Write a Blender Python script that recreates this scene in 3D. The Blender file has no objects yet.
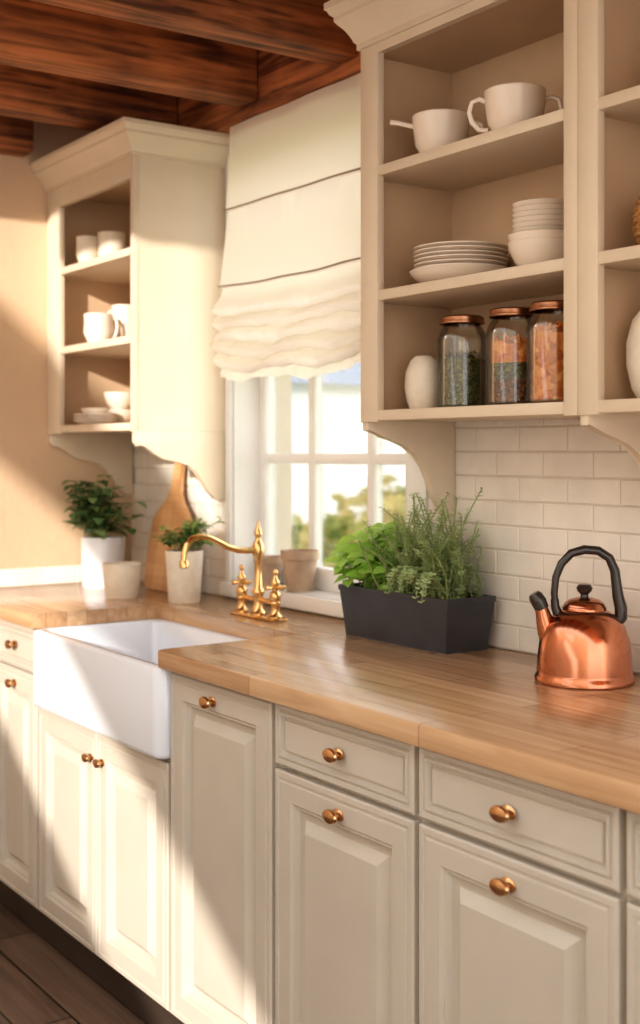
import bpy, bmesh, math, random
from mathutils import Vector, Matrix
random.seed(7)
R = random.uniform
scene = bpy.context.scene
try:
    scene.view_settings.view_transform = 'Standard'
    scene.view_settings.look = 'None'
except Exception:
    pass
for lk in ('Medium High Contrast', 'Standard - Medium High Contrast'):
    try:
        scene.view_settings.look = lk
        print('look', lk); break
    except Exception:
        pass
scene.view_settings.exposure = -0.13

# ------------------------------------------------------------------ materials
def srgb(r, g, b):
    f = lambda c: (c/255/12.92) if c/255 <= 0.04045 else ((c/255+0.055)/1.055)**2.4
    return (f(r), f(g), f(b), 1)

def mat(name, col, rough=0.5, metal=0.0, var=0.06, nscale=6, bump=0.0, bscale=60, spec=0.5, coat=0.0, stretch=(1,1,1), col2=None, trans=0):
    m = bpy.data.materials.new(name); m.use_nodes = True
    nt = m.node_tree; N = nt.nodes; L = nt.links
    p = N['Principled BSDF']
    p.inputs['Roughness'].default_value = rough
    p.inputs['Metallic'].default_value = metal
    p.inputs['Specular IOR Level'].default_value = spec
    p.inputs['Coat Weight'].default_value = coat
    tc = N.new('ShaderNodeTexCoord'); mp = N.new('ShaderNodeMapping')
    mp.inputs['Scale'].default_value = stretch
    L.new(tc.outputs['Object'], mp.inputs['Vector'])
    no = N.new('ShaderNodeTexNoise'); no.inputs['Scale'].default_value = nscale; no.inputs['Detail'].default_value = 4
    L.new(mp.outputs[0], no.inputs['Vector'])
    cr = N.new('ShaderNodeValToRGB')
    c = col
    if col2 is None:
        a = tuple(max(0, x*(1-var)) for x in c[:3])+(1,)
        b = tuple(min(1, x*(1+var)) for x in c[:3])+(1,)
    else:
        a, b = col, col2
    cr.color_ramp.elements[0].position = 0.35; cr.color_ramp.elements[1].position = 0.65
    cr.color_ramp.elements[0].color = a; cr.color_ramp.elements[1].color = b
    L.new(no.outputs['Fac'], cr.inputs['Fac']); L.new(cr.outputs['Color'], p.inputs['Base Color'])
    if bump > 0:
        n2 = N.new('ShaderNodeTexNoise'); n2.inputs['Scale'].default_value = bscale; n2.inputs['Detail'].default_value = 3
        L.new(mp.outputs[0], n2.inputs['Vector'])
        bp = N.new('ShaderNodeBump'); bp.inputs['Strength'].default_value = bump; bp.inputs['Distance'].default_value = 0.01
        L.new(n2.outputs['Fac'], bp.inputs['Height']); L.new(bp.outputs['Normal'], p.inputs['Normal'])
    if trans > 0:
        t = N.new('ShaderNodeBsdfTranslucent'); L.new(cr.outputs['Color'], t.inputs['Color'])
        mx = N.new('ShaderNodeMixShader'); mx.inputs['Fac'].default_value = trans
        L.new(p.outputs[0], mx.inputs[1]); L.new(t.outputs[0], mx.inputs[2]); L.new(mx.outputs[0], N['Material Output'].inputs['Surface'])
    return m

def wood(name, c1, c2, cgap, plank=(1.2, 0.09), rough=0.4, axis='x', grain=0.35, coat=0.0, bump=0.15, gap=0.0015, patch=0.0):
    m = bpy.data.materials.new(name); m.use_nodes = True
    nt = m.node_tree; N = nt.nodes; L = nt.links
    p = N['Principled BSDF']; p.inputs['Roughness'].default_value = rough
    p.inputs['Coat Weight'].default_value = coat; p.inputs['Coat Roughness'].default_value = 0.15
    tc = N.new('ShaderNodeTexCoord'); mp = N.new('ShaderNodeMapping')
    if axis == 'y':
        mp.inputs['Rotation'].default_value = (0, 0, math.radians(90))
    L.new(tc.outputs['Object'], mp.inputs['Vector'])
    br = N.new('ShaderNodeTexBrick'); br.inputs['Scale'].default_value = 1
    br.inputs['Color1'].default_value = (0, 0, 0, 1); br.inputs['Color2'].default_value = (1, 1, 1, 1); br.inputs['Mortar'].default_value = (0.5, 0.5, 0.5, 1)
    br.inputs['Mortar Size'].default_value = gap; br.inputs['Brick Width'].default_value = plank[0]; br.inputs['Row Height'].default_value = plank[1]
    br.inputs['Bias'].default_value = 0
    L.new(mp.outputs[0], br.inputs['Vector'])
    m2 = N.new('ShaderNodeMapping'); m2.inputs['Scale'].default_value = (1.5, 22, 22)
    L.new(mp.outputs[0], m2.inputs['Vector'])
    no = N.new('ShaderNodeTexNoise'); no.inputs['Scale'].default_value = 2.2; no.inputs['Detail'].default_value = 6; no.inputs['Distortion'].default_value = 0.6
    L.new(m2.outputs[0], no.inputs['Vector'])
    ad = N.new('ShaderNodeMath'); ad.operation = 'MULTIPLY_ADD'
    L.new(br.outputs['Color'], ad.inputs[0]); ad.inputs[1].default_value = 1-grain-0.15
    st = N.new('ShaderNodeMapRange'); st.inputs['From Min'].default_value = .3; st.inputs['From Max'].default_value = .7
    L.new(no.outputs['Fac'], st.inputs['Value'])
    sc = N.new('ShaderNodeMath'); sc.operation = 'MULTIPLY'; sc.inputs[1].default_value = grain+.15
    L.new(st.outputs[0], sc.inputs[0]); L.new(sc.outputs[0], ad.inputs[2])
    fac = ad.outputs[0]
    if patch > 0:
        n3 = N.new('ShaderNodeTexNoise'); n3.inputs['Scale'].default_value = 5; n3.inputs['Detail'].default_value = 3
        L.new(mp.outputs[0], n3.inputs['Vector'])
        m3 = N.new('ShaderNodeMapRange'); m3.inputs['From Min'].default_value = .35; m3.inputs['From Max'].default_value = .65; m3.inputs['To Min'].default_value = -patch; m3.inputs['To Max'].default_value = patch
        L.new(n3.outputs['Fac'], m3.inputs['Value'])
        a3 = N.new('ShaderNodeMath'); a3.operation = 'ADD'; L.new(fac, a3.inputs[0]); L.new(m3.outputs[0], a3.inputs[1]); fac = a3.outputs[0]
    cr = N.new('ShaderNodeValToRGB'); cr.color_ramp.elements[0].color = c1; cr.color_ramp.elements[1].color = c2
    cr.color_ramp.elements[0].position = 0.05; cr.color_ramp.elements[1].position = 0.95
    L.new(fac, cr.inputs['Fac'])
    mx = N.new('ShaderNodeMixRGB'); mx.inputs['Color2'].default_value = cgap
    L.new(br.outputs['Fac'], mx.inputs['Fac']); L.new(cr.outputs['Color'], mx.inputs['Color1'])
    L.new(mx.outputs[0], p.inputs['Base Color'])
    bp = N.new('ShaderNodeBump'); bp.inputs['Strength'].default_value = bump; bp.inputs['Distance'].default_value = 0.004
    L.new(no.outputs['Fac'], bp.inputs['Height']); L.new(bp.outputs['Normal'], p.inputs['Normal'])
    return m

def glass(name, tint=(1,1,1,1), base=0.06):
    m = bpy.data.materials.new(name); m.use_nodes = True
    nt = m.node_tree; N = nt.nodes; L = nt.links
    N.remove(N['Principled BSDF'])
    o = N['Material Output']
    t = N.new('ShaderNodeBsdfTransparent'); t.inputs['Color'].default_value = tint
    g = N.new('ShaderNodeBsdfGlossy'); g.inputs['Roughness'].default_value = 0.03
    lw = N.new('ShaderNodeLayerWeight'); lw.inputs['Blend'].default_value = 0.25
    md = N.new('ShaderNodeMath'); md.operation = 'MULTIPLY_ADD'; md.inputs[1].default_value = 0.7; md.inputs[2].default_value = base
    L.new(lw.outputs['Fresnel'], md.inputs[0])
    mx = N.new('ShaderNodeMixShader'); L.new(md.outputs[0], mx.inputs['Fac']); L.new(t.outputs[0], mx.inputs[1]); L.new(g.outputs[0], mx.inputs[2])
    L.new(mx.outputs[0], o.inputs['Surface'])
    return m

def fabric(name, col):
    m = bpy.data.materials.new(name); m.use_nodes = True
    nt = m.node_tree; N = nt.nodes; L = nt.links
    N.remove(N['Principled BSDF']); o = N['Material Output']
    tc = N.new('ShaderNodeTexCoord'); w = N.new('ShaderNodeTexNoise'); w.inputs['Scale'].default_value = 180
    L.new(tc.outputs['Object'], w.inputs['Vector'])
    bp = N.new('ShaderNodeBump'); bp.inputs['Strength'].default_value = 0.15; bp.inputs['Distance'].default_value = 0.002
    L.new(w.outputs['Fac'], bp.inputs['Height'])
    d = N.new('ShaderNodeBsdfDiffuse'); d.inputs['Color'].default_value = col
    t = N.new('ShaderNodeBsdfTranslucent'); t.inputs['Color'].default_value = col
    L.new(bp.outputs[0], d.inputs['Normal'])
    mx = N.new('ShaderNodeMixShader'); mx.inputs['Fac'].default_value = 0.47
    L.new(d.outputs[0], mx.inputs[1]); L.new(t.outputs[0], mx.inputs[2]); L.new(mx.outputs[0], o.inputs['Surface'])
    return m

def voro(name, c1, c2, scale, rough=0.6, bump=0.8, c3=None):
    m = bpy.data.materials.new(name); m.use_nodes = True
    nt = m.node_tree; N = nt.nodes; L = nt.links
    p = N['Principled BSDF']; p.inputs['Roughness'].default_value = rough
    tc = N.new('ShaderNodeTexCoord'); v = N.new('ShaderNodeTexVoronoi'); v.inputs['Scale'].default_value = scale
    L.new(tc.outputs['Object'], v.inputs['Vector'])
    cr = N.new('ShaderNodeValToRGB'); cr.color_ramp.elements[0].color = c1; cr.color_ramp.elements[1].color = c2
    if c3:
        e = cr.color_ramp.elements.new(0.5); e.color = c3
    sp = N.new('ShaderNodeSeparateColor'); L.new(v.outputs['Color'], sp.inputs[0]); L.new(sp.outputs[0], cr.inputs['Fac'])
    L.new(cr.outputs[0], p.inputs['Base Color'])
    bp = N.new('ShaderNodeBump'); bp.inputs['Strength'].default_value = bump; bp.inputs['Distance'].default_value = 0.006; bp.invert = True
    L.new(v.outputs['Distance'], bp.inputs['Height']); L.new(bp.outputs[0], p.inputs['Normal'])
    return m

M = {}
M['cab'] = mat('greige_paint', srgb(194,185,172), 0.34, var=0.03, bump=0.03, bscale=150)
M['cream'] = mat('cream_paint', srgb(218,202,180), 0.42, var=0.03, bump=0.03, bscale=150)
M['inner'] = mat('cream_paint_shaded', srgb(202,174,144), 0.5, var=0.05, bump=0.03, bscale=150)  # darker tan paints in the shade inside the open cabinets
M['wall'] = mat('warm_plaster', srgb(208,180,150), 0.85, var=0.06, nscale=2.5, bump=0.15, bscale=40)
M['walln'] = mat('cream_plaster', srgb(232,216,196), 0.85, var=0.04, nscale=2.5, bump=0.1, bscale=40)
M['white'] = mat('white_paint', srgb(242,241,239), 0.4, var=0.02)
M['tile'] = mat('glazed_tile', srgb(230,224,215), 0.10, var=0.06, nscale=9, coat=0.3, bump=0.08, bscale=20)
M['grout'] = mat('grout', srgb(208,198,184), 0.9, var=0.05)
M['ceramic'] = mat('white_ceramic', srgb(230,235,243), 0.1, var=0.01, coat=0.5)
M['china'] = mat('cream_china', srgb(236,222,206), 0.22, var=0.02, coat=0.2)
M['stone'] = mat('stoneware', srgb(224,212,194), 0.5, var=0.05, nscale=40)
M['brass'] = mat('polished_brass', srgb(224,184,128), 0.17, metal=1, var=0.05)
M['copper'] = mat('copper', srgb(198,134,104), 0.17, metal=1, var=0.12, nscale=10, bump=0.02, bscale=20)
M['copperknob'] = mat('brushed_bronze', srgb(216,172,128), 0.22, metal=1, var=0.06)
M['lid'] = mat('copper_lid', srgb(168,122,94), 0.3, metal=1, var=0.1)
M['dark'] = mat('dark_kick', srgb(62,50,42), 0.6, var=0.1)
M['black'] = mat('black_bakelite', srgb(48,40,37), 0.25, var=0.1, coat=0.3)
M['planter'] = mat('anthracite_metal', srgb(60,62,68), 0.42, var=0.15, nscale=12)
M['soil'] = mat('soil', srgb(60,42,30), 0.95, var=0.3, nscale=60, bump=0.6)
M['counter'] = wood('butcher_block', srgb(172,130,94), srgb(216,182,144), srgb(146,106,74), plank=(0.5,0.058), rough=0.24, coat=0.4, bump=0.06, gap=0.0009, grain=.38)
M['beam'] = wood('beam_wood', srgb(78,42,24), srgb(196,124,74), srgb(60,28,14), plank=(9,9), rough=0.65, axis='y', grain=0.7, bump=.5, patch=.2)
M['plate'] = wood('beam_wood_long', srgb(94,50,30), srgb(200,126,76), srgb(60,28,14), plank=(9,9), rough=0.65, axis='x', grain=0.7, bump=.5, patch=.2)
M['ceil'] = wood('ceiling_boards', srgb(200,122,68), srgb(246,176,112), srgb(50,25,14), plank=(3,0.11), rough=0.6, gap=0.004)
M['floor'] = wood('floor_planks', srgb(76,58,48), srgb(132,108,90), srgb(30,20,16), plank=(1.1,0.13), rough=0.35, gap=0.003)
M['board'] = wood('cutting_board_wood', srgb(184,134,90), srgb(220,178,130), srgb(160,112,72), plank=(0.07,3), rough=0.5, grain=0.3, axis='x', gap=0.0005)
M['leaf'] = mat('leaf_green', srgb(96,134,66), 0.5, var=0.3, nscale=15, col2=srgb(152,186,100), trans=.2)
M['leafd'] = mat('leaf_dark', srgb(88,124,78), 0.45, nscale=15, col2=srgb(138,168,112), trans=.25)
M['leafb'] = mat('basil_green', srgb(148,196,78), 0.42, nscale=15, col2=srgb(194,230,120), trans=.35)
M['herb'] = mat('herb_green', srgb(136,162,104), 0.6, nscale=25, col2=srgb(200,216,164), trans=.3)
M['stem'] = mat('stem_green', srgb(150,160,108), 0.6)
M['terra'] = mat('weathered_clay', srgb(184,160,138), 0.8, nscale=20, var=0.12, bump=0.2)
M['blind'] = fabric('linen', srgb(246,237,226))
M['seam_shadow'] = mat('linen_seam_shadow', srgb(170,150,132), 0.8)  # darker strips paint the thin dowel shadows on the blind
M['glass'] = glass('jar_glass', tint=(.97,.98,.97,1), base=0.05)
M['pane'] = glass('window_glass', base=0.01)
M['herbs'] = voro('dried_herbs', srgb(66,68,38), srgb(134,130,78), 220, c3=srgb(90,90,50))
M['spice'] = voro('spice_mix', srgb(70,46,30), srgb(164,106,62), 200, c3=srgb(110,68,40))
M['pasta'] = voro('dried_pasta', srgb(196,104,38), srgb(240,170,86), 75, c3=srgb(222,130,50))
M['wicker'] = voro('wicker_weave', srgb(150,100,56), srgb(200,150,96), 150)
M['grass'] = mat('grass', srgb(180,196,144), 0.9, col2=srgb(214,218,166), nscale=3)
M['bush'] = mat('garden_leaves', srgb(146,170,100), 0.8, col2=srgb(218,204,124), nscale=5, trans=.25)
M['house'] = mat('house_render', srgb(214,220,232), 0.8)
M['roof'] = mat('roof_slate', srgb(150,164,186), 0.7)

# ------------------------------------------------------------------ builder
class B:
    def __init__(s):
        s.bm = bmesh.new(); s.mats = []; s.M = Matrix.Identity(4)
    def mi(s, k):
        if k not in s.mats: s.mats.append(k)
        return s.mats.index(k)
    def v(s, p): return s.bm.verts.new(s.M @ Vector(p))
    def f(s, vs, k):
        try:
            fa = s.bm.faces.new(vs); fa.material_index = s.mi(k); return fa
        except ValueError: return None
    def box(s, x0, x1, y0, y1, z0, z1, k, bev=0.0, seg=2):
        vs = [s.v((x, y, z)) for z in (z0, z1) for y in (y0, y1) for x in (x0, x1)]
        fs = [s.f([vs[i] for i in q], k) for q in ((0,2,3,1),(4,5,7,6),(0,1,5,4),(2,6,7,3),(0,4,6,2),(1,3,7,5))]
        if bev > 0:
            es = list({e for fa in fs for e in fa.edges})
            r = bmesh.ops.bevel(s.bm, geom=es, offset=bev, segments=seg, affect='EDGES', profile=0.5)
            for fa in r['faces']: fa.material_index = s.mi(k)
    def lathe(s, prof, c, k, seg=32, T=None, sx=1, sy=1):
        T = T or Matrix.Identity(4); c = Vector(c); rings = []
        for r, z in prof:
            if r < 1e-6: rings.append([s.v(c + T @ Vector((0, 0, z)))])
            else: rings.append([s.v(c + T @ Vector((r*sx*math.cos(2*math.pi*i/seg), r*sy*math.sin(2*math.pi*i/seg), z))) for i in range(seg)])
        for a, b in zip(rings, rings[1:]):
            for i in range(seg):
                j = (i+1) % seg
                if len(a) == 1 and len(b) == 1: continue
                if len(a) == 1: s.f([a[0], b[j], b[i]], k)
                elif len(b) == 1: s.f([a[i], a[j], b[0]], k)
                else: s.f([a[i], a[j], b[j], b[i]], k)
    def tube(s, path, rad, k, seg=10, flat=1.0):
        P = [Vector(p) for p in path]; n = len(P)
        if not isinstance(rad, (list, tuple)): rad = [rad]*n
        rings = []; up = None
        for i in range(n):
            t = (P[min(i+1, n-1)]-P[max(i-1, 0)]).normalized()
            if up is None:
                up = t.orthogonal().normalized()
            up = (up - t*up.dot(t)).normalized(); sd = t.cross(up)
            rings.append([s.v(P[i] + rad[i]*(math.cos(2*math.pi*j/seg)*up*flat + math.sin(2*math.pi*j/seg)*sd)) for j in range(seg)])
        for a, b in zip(rings, rings[1:]):
            for i in range(seg):
                j = (i+1) % seg; s.f([a[i], a[j], b[j], b[i]], k)
        s.f(rings[0][::-1], k); s.f(rings[-1], k)
    def prism(s, pts, off, k, bev=0):
        a = [s.v(p) for p in pts]; b = [s.v(Vector(p)+Vector(off)) for p in pts]
        n = len(a); fs = [s.f(a[::-1], k), s.f(b, k)]
        for i in range(n): fs.append(s.f([a[i], a[(i+1) % n], b[(i+1) % n], b[i]], k))
        if bev > 0:
            es = list({e for fa in fs[:2] for e in fa.edges})
            r = bmesh.ops.bevel(s.bm, geom=es, offset=bev, segments=2, affect='EDGES', profile=0.5)
            for fa in r['faces']: fa.material_index = s.mi(k)
    def panel(s, x0, x1, z0, z1, y, rings, k):
        """front-facing (-y) panel from concentric rings (inset, proud)"""
        L = []
        for ins, pr in rings:
            L.append([s.v((x0+ins, y-pr, z0+ins)), s.v((x1-ins, y-pr, z0+ins)), s.v((x1-ins, y-pr, z1-ins)), s.v((x0+ins, y-pr, z1-ins))])
        for a, b in zip(L, L[1:]):
            for i in range(4): s.f([a[i], a[(i+1) % 4], b[(i+1) % 4], b[i]], k)
        s.f(L[-1], k)
    def leaf(s, b, d, n, ln, w, k, droop=0.2):
        b = Vector(b); d = Vector(d).normalized(); n = Vector(n)
        sd = d.cross(n)
        if sd.length < 1e-3: sd = d.orthogonal()
        sd.normalize(); n = sd.cross(d).normalized()
        rows = []
        for t, ww in ((0, .05), (.3, .9), (.62, .85), (1, .03)):
            c = b + d*ln*t - n*droop*ln*t*t
            rows.append((s.v(c - sd*w*.5*ww + n*w*.12*ww), s.v(c), s.v(c + sd*w*.5*ww + n*w*.12*ww)))
        for p, q in zip(rows, rows[1:]):
            s.f([p[0], p[1], q[1], q[0]], k); s.f([p[1], p[2], q[2], q[1]], k)
    def done(s, name, ang=35, recalc=True):
        if recalc: bmesh.ops.recalc_face_normals(s.bm, faces=s.bm.faces[:])
        me = bpy.data.meshes.new(name); s.bm.to_mesh(me); s.bm.free()
        for k in s.mats: me.materials.append(M[k])
        for p in me.polygons: p.use_smooth = True
        me.set_sharp_from_angle(angle=math.radians(ang))
        o = bpy.data.objects.new(name, me); scene.collection.objects.link(o); return o

XL = -3.74      # left wall plane
CT = 0.91       # counter top
YC = -0.575     # carcass front
# ------------------------------------------------------------------ room shell
b = B(); b.box(XL-0.2, 2.2, -3.4, 0.25, -0.1, 0, 'floor'); b.done('floor')
WX0, WX1, WZ0, WZ1 = -3.10, -2.29, 0.955, 2.16
b = B()
b.box(XL-0.2, WX0, 0, 0.2, 0, 2.55, 'walln'); b.box(WX1, 2.2, 0, 0.2, 0, 2.55, 'walln')
b.box(WX0, WX1, 0, 0.2, 0, WZ0-0.03, 'walln'); b.box(WX0, WX1, 0, 0.2, WZ1, 2.55, 'walln')
b.done('wall_north')
b = B(); b.box(XL-0.2, XL, -3.4, 0, 0, 2.55, 'wall'); b.done('wall_west')
b = B(); b.box(XL-0.2, 2.2, -1.35, 0.2, 2.425, 2.47, 'ceil'); b.done('ceiling')

# unseen wall behind the camera, added with openings shaped to cast the sun bands
cu = bpy.data.curves.new('sun_mask_wall', 'CURVE'); cu.dimensions = '2D'; cu.fill_mode = 'BOTH'; cu.extrude = 0.05
SX, SZ = 1.78, 0.874
L1 = lambda x: .875-.66*(x+2.81)
L2 = lambda x: .42-.65*(x+3.09)
polys = [[(-3.94,0),(2.2,0),(2.2,3.6),(-3.94,3.6)],
         [(x+SX, z+SZ) for x, z in ((-3.95, L2(-3.95)), (-1.75, L2(-1.75)), (-1.75, L1(-1.75)), (-3.95, L1(-3.95)))],
         [(x+SX, z+SZ) for x, z in ((-2.68, 1.22), (-2.68, 2.6), (-4.4, 2.6), (-4.4, 2.35))]]
for pl in polys:
    sp = cu.splines.new('POLY'); sp.points.add(len(pl)-1); sp.use_cyclic_u = True
    for i, (x, z) in enumerate(pl): sp.points[i].co = (x, z, 0, 1)
cu.materials.append(M['walln'])
o = bpy.data.objects.new('sun_mask_wall', cu); scene.collection.objects.link(o)
o.rotation_euler = (math.radians(90), 0, 0); o.location = (0, -3.25, 0)

# beams
def beam(x, w, y0, y1, z0=2.27, z1=2.424):
    b = B(); b.box(x-w/2, x+w/2, y0, y1, z0, z1, 'beam', 0.010, 3); b.done('ceiling_beam')
for x in (-2.44, -2.89, -3.34): beam(x, 0.10, -1.33, -0.075)
for x in (-1.95, -1.45, -0.95): beam(x, 0.10, -1.33, -0.36)
b = B(); b.box(XL+0.001, XL+0.09, -1.33, -0.38, 2.25, 2.424, 'beam', 0.006); b.done('ceiling_beam')
b = B(); b.box(XL+0.002, -2.215, -0.074, -0.001, 2.238, 2.424, 'plate', 0.006); b.done('wall_plate_beam')

# ------------------------------------------------------------------ tiles
b = B(); TH, TW, G = 0.0525, 0.138, 0.0028
b.box(XL+0.001, WX0-0.0, -0.0065, -.0002, CT+.0005, 1.38, 'grout'); b.box(-2.215, 0.2, -0.0065, -.0002, CT+.0005, 1.43, 'grout')
def tile(x0, x1, z0, z1):
    if x1-x0 < 0.012: return
    q = [(0, 0.003), (0, 0.0072), (0.002, 0.009)]
    b.panel(x0, x1, z0, z1, 0, q, 'tile')
row = 0; z = CT+0.002
while z+TH < 1.44:
    x = XL - (TW/2 if row % 2 else 0) + 0.03
    while x < 0.2:
        for a, c in ((XL+0.002, WX0), (-2.215, 0.2)):
            if a < -3 and z+TH > 1.385: continue
            lo, hi = max(x, a), min(x+TW-G, c)
            if hi > lo: tile(lo, hi, z, z+TH-G)
        x += TW
    z += TH; row += 1
b.done('backsplash_tiles', 20)
b = B(); b.M = Matrix.Translation((XL, 0, 0)) @ Matrix.Rotation(math.radians(90), 4, 'Z')
b.box(-0.62, -0.01, -0.0065, -0.0005, CT+.0005, CT+0.058, 'grout')
x = -0.62
while x < -0.03:
    tile(x, min(x+TW-G, -0.012), CT+0.002, CT+0.056); x += TW
b.done('backsplash_tiles', 20)

# ------------------------------------------------------------------ window
b = B(); y0, y1 = 0.085, 0.125
b.box(WX0, WX0+0.035, y0, y1, WZ0, WZ1, 'white', 0.004); b.box(WX1-0.035, WX1, y0, y1, WZ0, WZ1, 'white', 0.004)
b.box(WX0, WX1, y0, y1, WZ0, WZ0+0.06, 'white', 0.004); b.box(WX0, WX1, y0, y1, WZ1-0.05, WZ1, 'white', 0.004)
for x in (-2.835, -2.565): b.box(x-0.014, x+0.014, y0+.005, y1-.005, WZ0+.05, WZ1-.04, 'white', 0.004)
for z in (1.312, 1.62, 1.92): b.box(WX0+.03, WX1-.03, y0+.007, y1-.007, z-0.014, z+0.014, 'white', 0.004)
b.box(WX0+.03, WX1-.03, 0.103, 0.106, WZ0+.05, WZ1-.04, 'pane')
b.box(WX0-0.0, WX0+0.006, 0.0, y0, WZ0, WZ1, 'white'); b.box(WX1-0.006, WX1, 0, y0, WZ0, WZ1, 'white')
b.done('window_1')
b = B(); b.box(WX1-0.002, -2.217, -0.014, 0.0, WZ0-0.02, 2.2, 'white', 0.003); b.box(-3.124, WX0+.002, -0.014, 0.0, WZ0-0.02, 2.2, 'white', 0.003); b.done('trim_1')
b = B(); b.box(-3.14, -2.225, -0.024, 0.0, WZ0-0.04, WZ0, 'white', 0.004); b.box(WX0, WX1, -0.01, 0.09, WZ0-0.029, WZ0, 'white'); b.done('window_sill')

# ------------------------------------------------------------------ roman blind
b = B()
prof = [(2.232,-.075),(2.12,-.078),(2.03,-.082),(2.0,-.086),(1.995,-.078),(1.9,-.082),(1.82,-.088),(1.79,-.093),(1.785,-.083),(1.765,-.088),(1.75,-.098)]
zz = 1.75
NF = 5
for i in range(NF):
    prof += [(zz-.012,-.108-.004*(i%2)),(zz-.026,-.116-.004*(i%2)),(zz-.037,-.108),(zz-.042,-.094),(zz-.036,-.084)]
    zz -= .036
prof += [(1.548,-.094),(1.540,-.090)]
nx = 90; grid = []
BX0, BX1 = -2.995, -2.27
def bx_(t, low): return BX0 - .04*low + t*(BX1-BX0+.04*low)
def wv(t, z): return .010*math.sin(t*17+z*9)
def sg(t, low): return -.018*math.sin(t*math.pi)**.7*low if 0 < t < 1 else 0
for j, (z, y) in enumerate(prof):
    rowv = []; low = max(0, min(1, (2.0-z)/.4)); lw = max(0, min(1, (1.76-z)/.1))
    for i in range(nx+1):
        t = i/nx
        dz = (.0065*math.sin(t*13+j*.25)+.003*math.sin(t*30+j*.5)+.0015*math.sin(t*61+j))*lw
        dy = (.005*math.sin(t*26+j*.4)+.002*math.sin(t*55+j*.7))*lw
        rowv.append(b.v((bx_(t, low), y+wv(t, z)*(.2+.6*low)+dy, z+sg(t, low)+dz)))
    grid.append(rowv)
for p, q in zip(grid, grid[1:]):
    for i in range(nx): b.f([p[i], p[i+1], q[i+1], q[i]], 'blind')
for z, y in ((2.0, -.0875), (1.79, -.0945)):
    low = (2.0-z)/.4
    b.tube([(bx_(i/30, low), y-.001+wv(i/30, z)*(.2+.6*low), z+sg(i/30, low)) for i in range(31)], .0026, 'seam_shadow', 6)
b.box(BX0+.004, BX1, -.07, -.045, 2.20, 2.232, 'blind', .003)
b.done('roman_blind', 60)

# ------------------------------------------------------------------ base cabinets
door_r = [(0,0),(0,.016),(.003,.019),(.012,.019),(.014,.0165),(.018,.0165),(.020,.019),(.052,.019),(.056,.013),(.060,.014),(.066,.004),(.074,.001),(.080,.0015),(.098,.0165),(.104,.0165)]
draw_r = [(0,0),(0,.016),(.003,.019),(.010,.019),(.013,.014),(.016,.019),(.020,.019),(.024,.009),(.028,.010),(.030,.015)]
TY = Matrix.Rotation(math.radians(90), 4, 'X')   # +z -> -y
knob_p = [(.0135,0),(.0135,.002),(.011,.004),(.0065,.006),(.006,.012),(.010,.014),(.0150,.017),(.0160,.020),(.0145,.024),(.008,.027),(0,.028)]
def knob(b, x, z, s=.9):
    b.lathe([(r*s, h*s) for r, h in knob_p], (x, YC-.019, z), 'copperknob', 24, TY, sx=1.35, sy=.86)
g = .0065
def base(name, x0, x1, kind):
    b = B(); top = CT-.0385
    if kind == 'sink': top = .672
    b.box(x0+.0005, x1-.0005, YC, -.012, .12, top, 'cab')
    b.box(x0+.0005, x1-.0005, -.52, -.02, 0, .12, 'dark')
    m = (x0+x1)/2
    if kind == 'tall':
        b.panel(x0+g, x1-g, .135, .862, YC, door_r, 'cab'); knob(b, m-.02, .828)
    elif kind == 'sink':
        b.panel(x0+g, m-.002, .135, .663, YC, door_r, 'cab'); b.panel(m+.002, x1-g, .135, .663, YC, door_r, 'cab')
        knob(b, m-.032, .60, .75); knob(b, m+.032, .60, .75)
    else:
        b.panel(x0+g, x1-g, .752, .865, YC, draw_r, 'cab'); knob(b, m, .809)
        b.panel(x0+g, x1-g, .135, .742, YC, door_r, 'cab'); knob(b, m, .704)
    b.done(name, 30)
base('base_cabinet', XL+.001, -3.42, 'std'); base('base_cabinet', -3.42, -3.10, 'std')
base('sink_base_cabinet', -3.10, -2.372, 'sink')
base('base_cabinet', -2.372, -1.962, 'tall')
base('base_cabinet', -1.962, -1.542, 'std'); base('base_cabinet', -1.542, -1.117, 'std'); base('base_cabinet', -1.117, -.69, 'std'); base('base_cabinet', -.69, -.26, 'std')

# countertop
b = B()
pts = [(XL+.001,-.622),(-3.078,-.622),(-3.078,-.245),(-2.385,-.245),(-2.385,-.60),(-2.378,-.617),(-2.363,-.622),(-.25,-.622),(-.25,-.0005),(XL+.001,-.0005)]
b.prism([(x, y, CT-.038) for x, y in pts], (0, 0, .038), 'counter', .005)
b.done('countertop')

# sink
b = B(); X0, X1, Y0, Y1, Z0, Z1 = -3.092, -2.374, -.618, -.232, .6725, .8715
r = .03
def rr(x0, x1, y0, y1, r, z, n=6):
    out = []
    for cx, cy, a0 in ((x1-r, y0+r, -90), (x1-r, y1-r, 0), (x0+r, y1-r, 90), (x0+r, y0+r, 180)):
        for i in range(n+1):
            a = math.radians(a0+90*i/n); out.append((cx+r*math.cos(a), cy+r*math.sin(a), z))
    return out
rings = [rr(X0+.01, X1-.01, Y0+.01, Y1-.01, r-.01, Z0), rr(X0+.003, X1-.003, Y0+.003, Y1-.003, r-.003, Z0+.003), rr(X0, X1, Y0, Y1, r, Z0+.012), rr(X0, X1, Y0, Y1, r, Z1-.010),
         rr(X0+.003, X1-.003, Y0+.003, Y1-.003, r-.003, Z1-.003), rr(X0+.010, X1-.010, Y0+.010, Y1-.010, r-.01, Z1),
         rr(X0+.022, X1-.022, Y0+.022, Y1-.022, r-.005, Z1), rr(X0+.028, X1-.028, Y0+.028, Y1-.028, r, Z1-.006), rr(X0+.034, X1-.034, Y0+.034, Y1-.034, r, Z0+.05), rr(X0+.055, X1-.055, Y0+.055, Y1-.055, r, Z0+.028)]
vr = [[b.v(p) for p in q] for q in rings]
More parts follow.
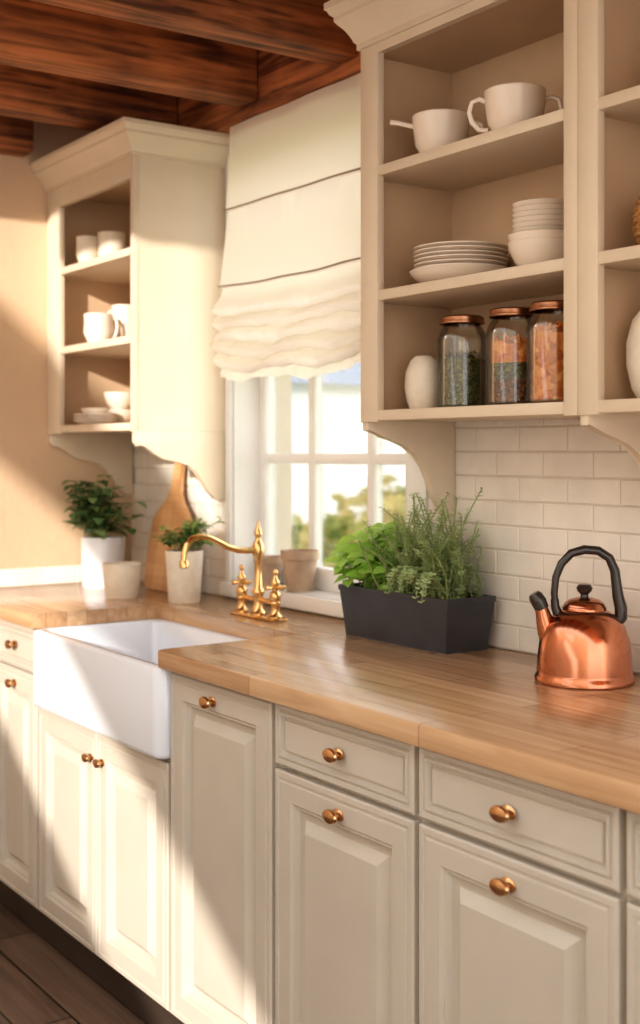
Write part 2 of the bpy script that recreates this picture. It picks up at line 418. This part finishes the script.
for a, c in zip(vr, vr[1:]):
    n = len(a)
    for i in range(n): b.f([a[i], a[(i+1) % n], c[(i+1) % n], c[i]], 'ceramic')
b.f(vr[0][::-1], 'ceramic'); b.f(vr[-1], 'ceramic')
b.lathe([(0,.004),(.03,.004),(.034,.002),(.036,0)], ((X0+X1)/2, -.42, Z0+.028), 'brass')
b.done('farmhouse_sink', 50)

# faucet
b = B(); fx, fy = -2.70, -.165
b.box(fx-.105, fx+.105, fy-.024, fy+.024, CT, CT+.007, 'brass', .003)
def post(x, h):
    b.lathe([(.019,0),(.019,.005),(.013,.010),(.010,.02),(.010,.03),(.0135,.036),(.0135,.04),(.0095,.046),(.0085,h-.03),(.013,h-.022),(.0145,h-.012),(.013,h-.002),(.008,h+.003),(.008,h+.012),(.011,h+.018),(.011,h+.026),(.006,h+.034),(.004,h+.042),(.007,h+.048),(.005,h+.055),(0,h+.058)], (x, fy, CT+.006), 'brass', 24)
post(fx-.08, .065); post(fx+.08, .065)
for sx in (-1, 1):
    x = fx+sx*.08; z = CT+.082
    b.tube([(x-.030, fy-.004, z), (x-.018, fy-.002, z), (x, fy, z), (x+.018, fy+.002, z), (x+.030, fy+.004, z)], [.0055,.0036,.004,.0036,.0055], 'brass', 10)
    b.tube([(x+.004, fy-.030, z), (x, fy, z), (x-.004, fy+.030, z)], [.0055,.0036,.0055], 'brass', 10)
b.tube([(fx-.08, fy, CT+.045), (fx+.08, fy, CT+.045)], .0065, 'brass')
b.lathe([(.021,0),(.021,.006),(.014,.013),(.011,.03),(.011,.045),(.016,.055),(.016,.062),(.010,.07),(.009,.14),(.012,.147),(.015,.155),(.015,.175),(.011,.185),(.0075,.19),(.0075,.2),(.0105,.205),(.009,.214),(.005,.222),(.0035,.235),(0,.24)], (fx, fy, CT+.006), 'brass', 24)
sp = [(0,1.083),(-.03,1.081),(-.06,1.083),(-.09,1.092),(-.12,1.107),(-.145,1.118),(-.17,1.122),(-.192,1.116),(-.207,1.10),(-.213,1.08),(-.214,1.055)]
b.tube([(fx, fy+y, z) for y, z in sp], [.0095,.0085,.008,.0078,.0076,.0076,.0076,.0076,.0076,.008,.009], 'brass', 14)
b.lathe([(.008,0),(.0115,.003),(.0115,.016),(.009,.02)], (fx, fy-.214, 1.045), 'brass', 20)
b.done('bridge_faucet', 40)

# ------------------------------------------------------------------ upper cabinets
def crown(b, x0, x1, yf, yb, z0, z1, k, left=True, right=True):
    h = z1-z0
    pr = [(0,0),(.006,0),(.006,.12),(.011,.17),(.014,.25),(.024,.42),(.036,.55),(.041,.62),(.041,.70),(.048,.76),(.052,.84),(.056,.86),(.056,1)]
    R_ = []
    for o, t in pr:
        l = x0-(o if left else 0); rr_ = x1+(o if right else 0); z = z0+h*t
        R_.append([b.v((l, yb, z)), b.v((l, yf-o, z)), b.v((rr_, yf-o, z)), b.v((rr_, yb, z))])
    for a, c in zip(R_, R_[1:]):
        for i in range(4): b.f([a[i], a[(i+1) % 4], c[(i+1) % 4], c[i]], k)
    b.f(R_[0][::-1], k); b.f(R_[-1], k)

def corbel(b, x, t, yf, zt, zb, k, style=0):
    d = -yf-.0095
    pts = [(0,0),(0,.10),(.10,.12),(.16,.17),(.28,.20),(.42,.25),(.54,.34),(.63,.46),(.69,.60),(.73,.74),(.78,.84),(.82,.9),(.86,.98),(.93,1.0),(.995,.99),(.995,0)]
    if style == 1:
        pts = [(0,0),(0,.16),(.03,.22),(.08,.20),(.13,.23),(.18,.30),(.30,.40),(.45,.44),(.58,.48),(.68,.58),(.74,.72),(.80,.86),(.88,.97),(.95,1),(.995,.98),(.995,0)]
    P = [(x, yf+d*u, zt-(zt-zb)*w) for u, w in pts]
    b.prism(P, (t, 0, 0), k, .002)

def upper(name, x0, x1, yf, stl, str_, zbot, shelves, zrail, ztop, zcrown, k, left=True, right=True, corb=(0,), style=0, cz=1.187):
    b = B(); T = .02; e_ = .0006
    b.box(x0, x0+T, yf+.018, -.0095, zbot, ztop, k); b.box(x1-T, x1, yf+.018, -.0095, zbot, ztop, k)
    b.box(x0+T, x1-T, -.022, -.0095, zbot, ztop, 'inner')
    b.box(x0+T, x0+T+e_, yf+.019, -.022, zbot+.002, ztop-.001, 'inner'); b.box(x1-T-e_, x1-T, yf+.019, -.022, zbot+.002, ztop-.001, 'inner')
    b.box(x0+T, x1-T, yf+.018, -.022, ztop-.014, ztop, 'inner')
    b.box(x0, x0+stl, yf, yf+.018, zbot-.004, ztop, k, .0015); b.box(x1-str_, x1, yf, yf+.018, zbot-.004, ztop, k, .0015)
    b.box(x0+stl, x1-str_, yf+.001, yf+.018, zrail, ztop, k)
    for z in shelves: b.box(x0+T, x1-T, yf+.003, -.02, z-.022, z, k, .002)
    crown(b, x0, x1, yf, -.001, ztop, zcrown, k, left, right)
    for c in corb:
        xx = x0 if c == 0 else x1-T
        corbel(b, xx+.0005, T-.001, yf+.005, zbot, cz, k, style)
    b.done(name, 30)
YF = -.26
S = [1.418, 1.669, 1.930]
upper('open_shelf_cabinet', -2.137, -1.5125, YF, .059, .033, 1.397, S, 2.166, 2.185, 2.29, 'cream', True, False, (0,))
upper('open_shelf_cabinet', -1.5115, -.88, YF, .045, .045, 1.397, S, 2.166, 2.185, 2.29, 'cream', False, True, (0, 1))
SL = [1.412, 1.655, 1.900]
upper('open_shelf_cabinet', XL+.001, -3.127, -.304, .10, .02, 1.39, SL, 2.09, 2.15, 2.235, 'cream', False, True, (0, 1), 1, 1.19)

# ------------------------------------------------------------------ crockery
def cup(name, x, y, z, r, h, ang, k='china', handles=(1,), taper=.72, hs=1.0):
    b = B()
    t = .0035
    b.lathe([(0,.003),(r*taper*.72,.003),(r*taper*.75,0),(r*taper*.8,0),(r*taper*.86,.006),(r*(taper+.16),h*.35),(r*.97,h*.75),(r,h-.002),(r-t*.5,h),(r-t,h-.002),(r*.93-t*.6,h*.7),(r*(taper+.12)-t,h*.35),(r*taper*.7,.010),(0,.009)], (x, y, z), k, 36)
    for s_ in handles:
        a = math.radians(ang); d = Vector((math.cos(a), math.sin(a), 0))*s_
        q = [(.93,.80),(1.15,.86),(1.38,.80),(1.47,.60),(1.38,.40),(1.15,.24),(.86,.22)]
        b.tube([Vector((x, y, z))+d*r*(1+(u-1)*hs)+Vector((0,0,h*w)) for u, w in q], [.005]*7, k, 10)
    return b
b = cup('', -1.985, -.165, S[2], .060, .096, 50)
a = math.radians(50+180); d = Vector((math.cos(a), math.sin(a), 0))
c0 = Vector((-1.985, -.165, S[2]+.076))
b.tube([c0+d*.056, c0+d*.07+Vector((0,0,.003)), c0+d*.09+Vector((0,0,.008)), c0+d*.105+Vector((0,0,.010))], [.007,.006,.0065,.007], 'china', 10, .7)
b.done('coffee_mug', 40)
b = cup('', -1.765, -.165, S[2], .060, .096, 48, handles=(1,-1)); b.done('coffee_mug', 40)

def plate_prof(r, z, h=.014):
    return [(0,z+.002),(r*.55,z+.002),(r*.57,z),(r*.62,z),(r*.66,z+.003),(r*.85,z+h*.55),(r,z+h),(r,z+h+.002),(r-.004,z+h+.002),(r*.84,z+h*.55+.004),(r*.62,z+.006),(0,z+.005)]
def bowl_prof(r, h, z):
    return [(0,z+.003),(r*.45,z+.003),(r*.46,z),(r*.52,z),(r*.56,z+.006),(r*.8,z+h*.35),(r*.95,z+h*.75),(r,z+h),(r-.003,z+h+.001),(r*.9,z+h*.7),(r*.74,z+h*.35),(r*.45,z+.01),(0,z+.009)]
b = B(); px_ = -1.958
b.lathe(bowl_prof(.106, .034, 0), (px_,-.135,S[1]), 'china', 48)
for i in range(6): b.lathe(plate_prof(.098-.001*(i%2), .022+i*.0088), (px_+R(-.002,.002),-.135,S[1]), 'china', 48)
b.done('plate_stack', 40)
b = B(); px_ = -1.703
b.lathe(bowl_prof(.068, .056, 0), (px_,-.15,S[1]), 'china', 40)
b.lathe(bowl_prof(.068, .056, .015), (px_,-.15,S[1]), 'china', 40)
for i in range(6): b.lathe(bowl_prof(.060, .022, .058+i*.010), (px_,-.15,S[1]), 'china', 40)
b.done('bowl_stack', 40)

b = B(); b.lathe([(0,.002),(.024,.002),(.024,0),(.028,0),(.036,.02),(.0405,.05),(.038,.08),(.028,.104),(.018,.113),(.015,.114),(.013,.111),(.012,.09),(0,.08)], (-2.035,-.17,S[0]), 'stone', 36); b.done('ceramic_vase', 50)

def jar(x, y, kind):
    b = B(); r, h = .052, .180; z = S[0]
    b.lathe([(0,0),(r-.006,0),(r,.006),(r,h*.78),(r-.004,h*.86),(r-.013,h*.93),(r-.013,h),(r-.016,h),(r-.016,h*.93),(r-.0065,h*.85),(r-.003,h*.77),(r-.003,.008),(r-.008,.004),(0,.004)], (x, y, z), 'glass', 40)
    rl = r-.009
    b.lathe([(rl,h-.008),(rl+.0015,h-.006),(rl+.0015,h+.005),(rl-.002,h+.008),(rl-.006,h+.009),(0,h+.008)], (x, y, z), 'lid', 40)
    b.lathe([(rl+.0015,h-.008),(rl+.003,h-.007),(rl+.003,h-.004),(rl+.0015,h-.003)], (x, y, z), 'lid', 40)
    ri = r-.0042
    if kind == 0: layers = [(0.005,.100,'herbs')]
    elif kind == 1: layers = [(.005,.05,'spice'),(.05,.082,'herbs'),(.082,.118,'pasta')]
    else: layers = [(.005,.132,'pasta')]
    for a, c, k in layers:
        n = 8; pr = [(0,a)]+[(ri-R(0,.0012)-(.004 if k == 'pasta' else 0), a+(c-a)*i/n) for i in range(n+1)]+[(ri*.6,c+.004),(0,c+.008)]
        b.lathe(pr, (x, y, z), k, 40)
    if kind:
        zl = (.006,.142) if kind == 2 else (.084,.128)
        for i in range(330 if kind==2 else 120):
            a_ = R(0, 6.28); top_ = i % 5 == 0; rr_ = (ri-.006)*(R(.2,1) if top_ else R(.94,1.0)); zc = zl[1]+R(-.008,.004) if top_ else R(*zl)
            p = Vector((x+rr_*math.cos(a_), y+rr_*math.sin(a_), z+zc)); tg = Vector((-math.sin(a_), math.cos(a_), 0)); th = R(0, 3.14)
            d_ = (tg*math.cos(th)+Vector((0,0,math.sin(th))))*.0085; inw = Vector((math.cos(a_), math.sin(a_), 0))*-.002
            b.tube([p-d_+inw, p+Vector((0,0,.001)), p+d_+inw], [.0022,.0038,.0022], 'pasta', 6)
    if kind == 0:
        for i in range(300):
            a_ = R(0, 6.28); rr_ = ri*.8*math.sqrt(R(0,1))
            b.leaf((x+rr_*math.cos(a_), y+rr_*math.sin(a_), z+.100+R(-.002,.014)), (R(-1,1),R(-1,1),R(-.3,.6)), (0,0,1), .010, .004, 'herbs')
    b.done('storage_jar', 40)
jar(-1.930, -.155, 0); jar(-1.772, -.165, 1); jar(-1.650, -.175, 2)

b = B(); b.lathe([(0,.002),(.03,.002),(.034,0),(.045,.02),(.054,.06),(.054,.10),(.044,.138),(.026,.16),(.026,.17),(.022,.17),(.018,.15),(0,.1)], (-1.420,-.16,S[0]), 'stone', 36); b.done('ceramic_vase', 50)
b = B()
for i in range(9):
    r_ = .055+.010*math.sin(i/8*math.pi); zc = S[1]+.0065+i*.0105
    b.tube([(-1.385+r_*math.cos(t/24*2*math.pi), -.16+r_*math.sin(t/24*2*math.pi), zc) for t in range(25)], .0062, 'wicker', 8)
b.lathe([(0,0),(.055,0),(.055,.006),(0,.006)], (-1.385,-.16,S[1]), 'wicker', 24)
b.done('wicker_basket', 50)
b = cup('', -1.34, -.16, S[2], .05, .08, 45); b.done('coffee_mug', 40)

# left cabinet crockery
def lc(px, dy):
    r = (px-320)/1250
    return dy*(r*.571-.821)/(.571+.821*r), dy-1.85
for px, dy, r_, h_, hd in ((87,1.60,.034,.088,()),(111,1.66,.042,.100,()),(124,1.76,.030,.08,())):
    x, y = lc(px, dy); cup('', x, y, SL[2], r_, h_, 45, 'stone', hd, .85).done('ceramic_cup', 40)
for px, dy, r_, h_ in ((98,1.60,.044,.090),(124,1.70,.040,.125)):
    x, y = lc(px, dy); cup('', x, y, SL[1], r_, h_, 60, 'china', (1 if px < 110 else -1,), .85, .6).done('coffee_mug', 40)
x, y = lc(95, 1.62)
b = B()
for i in range(3): b.lathe(plate_prof(.066, i*.009), (x, y, SL[0]), 'china', 36)
b.lathe(bowl_prof(.045, .024, .027), (x, y, SL[0]), 'china', 36)
b.done('plate_stack', 40)
x, y = lc(119, 1.73)
b = B(); b.lathe(bowl_prof(.050, .050, 0), (x, y, SL[0]), 'china', 36); b.lathe(bowl_prof(.050, .055, .050), (x, y, SL[0]), 'china', 36)
b.done('bowl_stack', 40)

# ------------------------------------------------------------------ kettle
b = B(); kc = Vector((-1.606, -.143, CT)); e = Vector((.62, .785, 0)).normalized()
b.lathe([(0,.002),(.086,.002),(.088,0),(.0905,.002),(.0905,.010),(.087,.014),(.0865,.02),(.085,.05),(.081,.078),(.073,.101),(.060,.118),(.046,.128),(.040,.131),(.040,.136),(.037,.139)], kc, 'copper', 56)
b.lathe([(.038,.138),(.036,.143),(.028,.149),(.016,.153),(.008,.154),(0,.155)], kc, 'copper', 40)
b.lathe([(.008,.153),(.007,.159),(.013,.165),(.015,.171),(.011,.177),(0,.179)], kc, 'black', 24)
P = lambda u, z: kc+e*u+Vector((0,0,z))
b.tube([P(-.056,.070),P(-.066,.092),P(-.072,.110),P(-.077,.128),P(-.082,.142)], [.024,.020,.016,.0125,.0115], 'copper', 20)
b.tube([P(-.077,.132),P(-.083,.145),P(-.089,.155),P(-.092,.160)], [.013,.0145,.0135,.010], 'black', 18)
b.tube([P(-.046,.118),P(-.053,.135),P(-.054,.15)], [.010,.008,.0075], 'black', 12)
hp = [(-.052,.135),(-.055,.16),(-.052,.19),(-.042,.215),(-.024,.234),(0,.241),(.025,.239),(.045,.226),(.055,.203),(.058,.178),(.061,.155),(.066,.135),(.066,.117),(.058,.106),(.050,.110)]
hr = [.006,.0065,.007,.0075,.008,.0085,.0085,.0085,.009,.0095,.0105,.0115,.012,.011,.009]
b.tube([P(u, z) for u, z in hp], hr, 'black', 16)
b.done('copper_kettle', 45)

# ------------------------------------------------------------------ planter with herbs
b = B(); x0, x1, y0, y1, h = -2.345, -1.965, -.165, -.034, .115; tp = .014
def rct(i, z, o=0): return [b.v(p) for p in ((x0+i-o, y0+i*.6, z), (x1-i+o, y0+i*.6, z), (x1-i+o, y1-i*.6, z), (x0+i-o, y1-i*.6, z))]
q = [rct(tp, CT), rct(0, CT+h-.012), rct(-.003, CT+h-.012), rct(-.003, CT+h), rct(.006, CT+h), rct(.010, CT+h-.014)]
for a_, c_ in zip(q, q[1:]):
    for i in range(4): b.f([a_[i], a_[(i+1)%4], c_[(i+1)%4], c_[i]], 'planter')
b.f(q[0][::-1], 'planter'); b.f(q[-1], 'soil')
zt = CT+h-.014
def clampy(p, lim=-.014):
    if p.y > lim: p.y = lim - (p.y-lim)*.2
    if p.z > 1.17 and -2.165 < p.x < -2.09 and p.y > -.10: p.y = -.10-(p.y+.10)*.2
    return p
# basil
for i in range(44):
    bx, by = R(-2.34, -2.20), R(-.15, -.06)
    hh = R(.04, .155); lean = Vector((R(-.25,.35), R(-.6,.2), 1)).normalized()
    tip = clampy(Vector((bx, by, zt))+lean*hh)
    b.tube([(bx, by, zt-.005), Vector((bx, by, zt)).lerp(tip, .5), tip], .0018, 'stem', 5)
    for lv in range(4):
        t = .4+.6*lv/3; c_ = Vector((bx, by, zt)).lerp(tip, t); a0 = R(0, 6.28)
        for k_ in range(4 if lv == 3 else 2):
            a_ = a0+k_*(math.pi*2/(4 if lv == 3 else 2)); d_ = Vector((math.cos(a_), math.sin(a_), R(-.1,.5)))
            if c_.y > -.07 and d_.y > 0: d_.y *= -.5
            b.leaf(c_, d_, (R(.1,.6),-.5,1), R(.034,.052), R(.026,.036), 'leafb', .35)
# thyme / rosemary
for i in range(135):
    bx, by = R(-2.18, -1.985), R(-.15, -.045)
    hh = R(.07, .20)*(1 if R(0,1) > .3 else 1.25)
    lx = R(-.35, .45); ly = R(-.55,.3)
    cv = R(-.6,.6)
    pts = []
    for s_ in range(7):
        t = s_/6; pts.append(clampy(Vector((bx+lx*hh*t*t+cv*.03*math.sin(t*4), by+ly*hh*t*t+cv*.02*math.sin(t*3), zt+hh*(t-.22*abs(ly)*t*t)))))
    b.tube(pts, .0012, 'stem', 4)
    n_ = int(10+hh*70)
    for s_ in range(n_):
        t = .12+.88*s_/(n_-1); k_ = min(5, int(t*6)); c_ = pts[k_].lerp(pts[k_+1], t*6-k_)
        a_ = s_*2.4+R(-.5,.5)
        for w in (0, math.pi):
            dd = Vector((math.cos(a_+w), math.sin(a_+w), R(-.1,.6)))
            if c_.y > -.03 and dd.y > 0: dd.y = -dd.y
            b.leaf(c_, dd, (R(-.3,.5),-.4,1), R(.010,.018)*(1.15-.4*t), .0054, 'herb', .1)
# a few arching sprigs at the front rim
for i in range(14):
    bx = R(-2.10, -1.99); pts = []
    L_ = R(.0,.06); sw = R(-.04,.04)
    for s_ in range(6):
        t = s_/5; pts.append(Vector((bx+sw*t, y0+.03-.075*t**.6, zt+.06*math.sin(t*2.4)+.02-L_*t*t)))
    b.tube(pts, .001, 'stem', 4)
    for s_ in range(16):
        t = .1+.89*s_/15; k_ = min(4, int(t*5)); c_ = pts[k_].lerp(pts[k_+1], t*5-k_); a_ = s_*2.4
        for w in (0, math.pi): b.leaf(c_, (math.cos(a_+w), math.sin(a_+w)*.6-.2, .3), (0,-1,.5), .011, .0048, 'herb', .1)
b.done('herb_planter', 50, recalc=False)

# ------------------------------------------------------------------ pots & plants on left
def pot(b, x, y, z, r, h, k, taper=.85, soil=True):
    b.lathe([(0,0),(r*taper,0),(r*taper+.002,.003),(r,h-.004),(r-.001,h),(r-.005,h),(r-.007,h-.015)]+[(0,h-.014)], (x, y, z), k, 36)
    if soil: b.lathe([(0,h-.012),(r-.007,h-.012)], (x, y, z), 'soil', 30)
def bush(b, x, y, z, n, hmin, hmax, spread, ll, lw, k, xmin=-9, ymax=-.02, cnt=7):
    for i in range(n):
        a = R(0, 6.28); s_ = R(0, spread); hh = R(hmin, hmax)
        tip = Vector((x+s_*math.cos(a), y+s_*math.sin(a), z+hh)); tip.x = max(tip.x, xmin+ll*.7); tip.y = min(tip.y, ymax-ll*.7)
        b0 = Vector((x+R(-.02,.02), y+R(-.02,.02), z)); mid = b0.lerp(tip, .5)+Vector((0,0,.02))
        b.tube([b0, mid, tip], .0015, 'stem', 5)
        for j in range(cnt):
            t = .35+.65*j/(cnt-1); c_ = b0.lerp(mid, t*2) if t < .5 else mid.lerp(tip, t*2-1)
            aa = R(0, 6.28); d_ = Vector((math.cos(aa), math.sin(aa), R(-.2,.6)))
            l = R(.7,1.1)*ll
            if c_.x+d_.x*l < xmin: d_.x = abs(d_.x)
            if c_.y+d_.y*l > ymax: d_.y = -abs(d_.y)
            b.leaf(c_, d_, (0,0,1), l, lw*R(.8,1.1), k, .3)
b = B(); pot(b, -3.60, -.175, CT, .068, .155, 'ceramic', .92); bush(b, -3.60, -.185, CT+.14, 46, .04, .21, .14, .052, .040, 'leafd', XL+.01, -.02, 7); b.done('potted_plant', 50, recalc=False)
b = B(); pot(b, -3.30, -.255, CT, .056, .098, 'stone', .82, False); b.done('ceramic_pot', 50)
b = B(); pot(b, -3.09, -.165, CT, .053, .145, 'stone', .8); bush(b, -3.09, -.165, CT+.13, 36, .03, .11, .11, .038, .016, 'leaf', -9, -.03, 7); b.done('potted_plant', 50, recalc=False)
b = B(); b.lathe([(0,0),(.036,0),(.047,.085),(.052,.087),(.052,.110),(.047,.110),(.045,.095),(0,.092)], (-2.80,.030,WZ0), 'terra', 32); b.done('clay_pot', 35)
b = B(); b.lathe([(0,0),(.030,0),(.039,.062),(.043,.064),(.043,.082),(.039,.082),(.037,.07),(0,.068)], (-2.965,.036,WZ0), 'terra', 32); b.done('clay_pot', 35)

# cutting board (paddle) leaning on the wall
b = B()
o = []
W_, H_ = .12, .29
for t in range(0, 9): o.append((W_-.03+.03*math.sin(t/8*math.pi/2-0) , .03-.03*math.cos(t/8*math.pi/2)))
o += [(W_, .12), (W_-.002,.2)]
for t in range(1, 9):
    u = t/8; o.append((W_-.002-(W_-.026)*(.5-.5*math.cos(u*math.pi)), .2+.11*u))
o += [(.022,.34),(.023,.395)]
for t in range(1, 7):
    a_ = t/6*math.pi/2; o.append((.023*math.cos(a_), .395+.03*math.sin(a_)))
full = o + [(-x, z) for x, z in reversed(o[:-1])]
b.M = Matrix.Translation((-3.365, -.095, CT+.002)) @ Matrix.Rotation(math.radians(-8.5), 4, 'X')
b.prism([(x, 0, z) for x, z in full], (0, .016, 0), 'board', .003)
b.lathe([(0,0),(.006,0),(.006,.001),(0,.001)], (0, -.0005, .395), 'dark', 16, TY)
b.done('cutting_board', 40)

# ------------------------------------------------------------------ outside
b = B(); b.box(-30, 12, .25, 40, -.5, -.4, 'grass'); b.done('garden_lawn')
b = B()
for hx, hy, w, dpt, hh in ((-13.5, 5.5, 3.6, 4, 3.0), (-17, 11.5, 5, 4, 4.2)):
    b.box(hx-w/2, hx+w/2, hy, hy+dpt, -.4, hh-.9, 'house')
    b.prism([(hx-w/2-.2, hy-.2, hh-.9), (hx+w/2+.2, hy-.2, hh-.9), (hx, hy-.2, hh+.5)], (0, dpt+.4, 0), 'roof')
    for wx in (-.9, .5): b.box(hx+wx, hx+wx+.6, hy-.03, hy, .7, 1.6, 'roof')
b.done('neighbour_house')
def hedge(cx, cy, rx, rz, n):
    b = B(); b.tube([(cx, cy, -.4), (cx, cy, .2), (cx+.05, cy, rz*.8)], [.07,.06,.03], 'terra', 8)
    for i in range(n):
        a = R(0, 6.28); u = R(-1, 1); rr_ = (R(.35,1))**.4; s_ = math.sqrt(1-u*u)
        p = Vector((cx+rx*rr_*s_*math.cos(a), cy+rx*rr_*s_*math.sin(a), rz*.6+rz*.75*rr_*u))
        b.leaf(p, (R(-1,1),R(-1,1),R(-.4,1)), (R(-1,1),R(-1,1),1), R(.09,.16), .08, 'bush', .2)
    b.done('garden_shrub', 60, recalc=False)
hedge(-5.3, 2.5, .75, .88, 1600); hedge(-7.0, 2.9, .6, .62, 1000); hedge(-6.6, 4.6, .9, 1.05, 1400)

# ------------------------------------------------------------------ lights
w = bpy.data.worlds.new('sky'); scene.world = w; w.use_nodes = True
WN = w.node_tree.nodes; WL = w.node_tree.links
bg = WN['Background']
tcw = WN.new('ShaderNodeTexCoord'); sx = WN.new('ShaderNodeSeparateXYZ'); crw = WN.new('ShaderNodeValToRGB')
WL.new(tcw.outputs['Generated'], sx.inputs[0]); WL.new(sx.outputs['Z'], crw.inputs['Fac'])
crw.color_ramp.elements[0].color = (1.0, .965, .925, 1); crw.color_ramp.elements[1].color = (.84, .92, 1.0, 1)
WL.new(crw.outputs['Color'], bg.inputs['Color'])
mr = WN.new('ShaderNodeMapRange'); mr.inputs['From Min'].default_value = -.2; mr.inputs['From Max'].default_value = .8
mr.inputs['To Min'].default_value = 2.3; mr.inputs['To Max'].default_value = 3.9
WL.new(sx.outputs['Y'], mr.inputs['Value']); WL.new(mr.outputs[0], bg.inputs['Strength'])
sd = bpy.data.lights.new('sun', 'SUN'); sd.energy = 5.6; sd.color = (1, .935, .845); sd.angle = math.radians(1.3)
so = bpy.data.objects.new('sun', sd); scene.collection.objects.link(so)
so.rotation_euler = Vector((-.55, .8, -.27)).to_track_quat('-Z', 'Y').to_euler(); so.location = (3, -6, 4)

# ------------------------------------------------------------------ camera
cd = bpy.data.cameras.new('camera'); co = bpy.data.objects.new('camera', cd); scene.collection.objects.link(co)
cd.sensor_fit = 'VERTICAL'; cd.sensor_height = 36; cd.lens = 1250/1024*36; cd.shift_y = -60/1024
co.location = (0, -1.85, 1.33); co.rotation_euler = (math.radians(90), 0, math.radians(55.2))
cd.dof.use_dof = True; cd.dof.focus_distance = 2.3; cd.dof.aperture_fstop = 3.2
cd.clip_start = .05
scene.camera = co
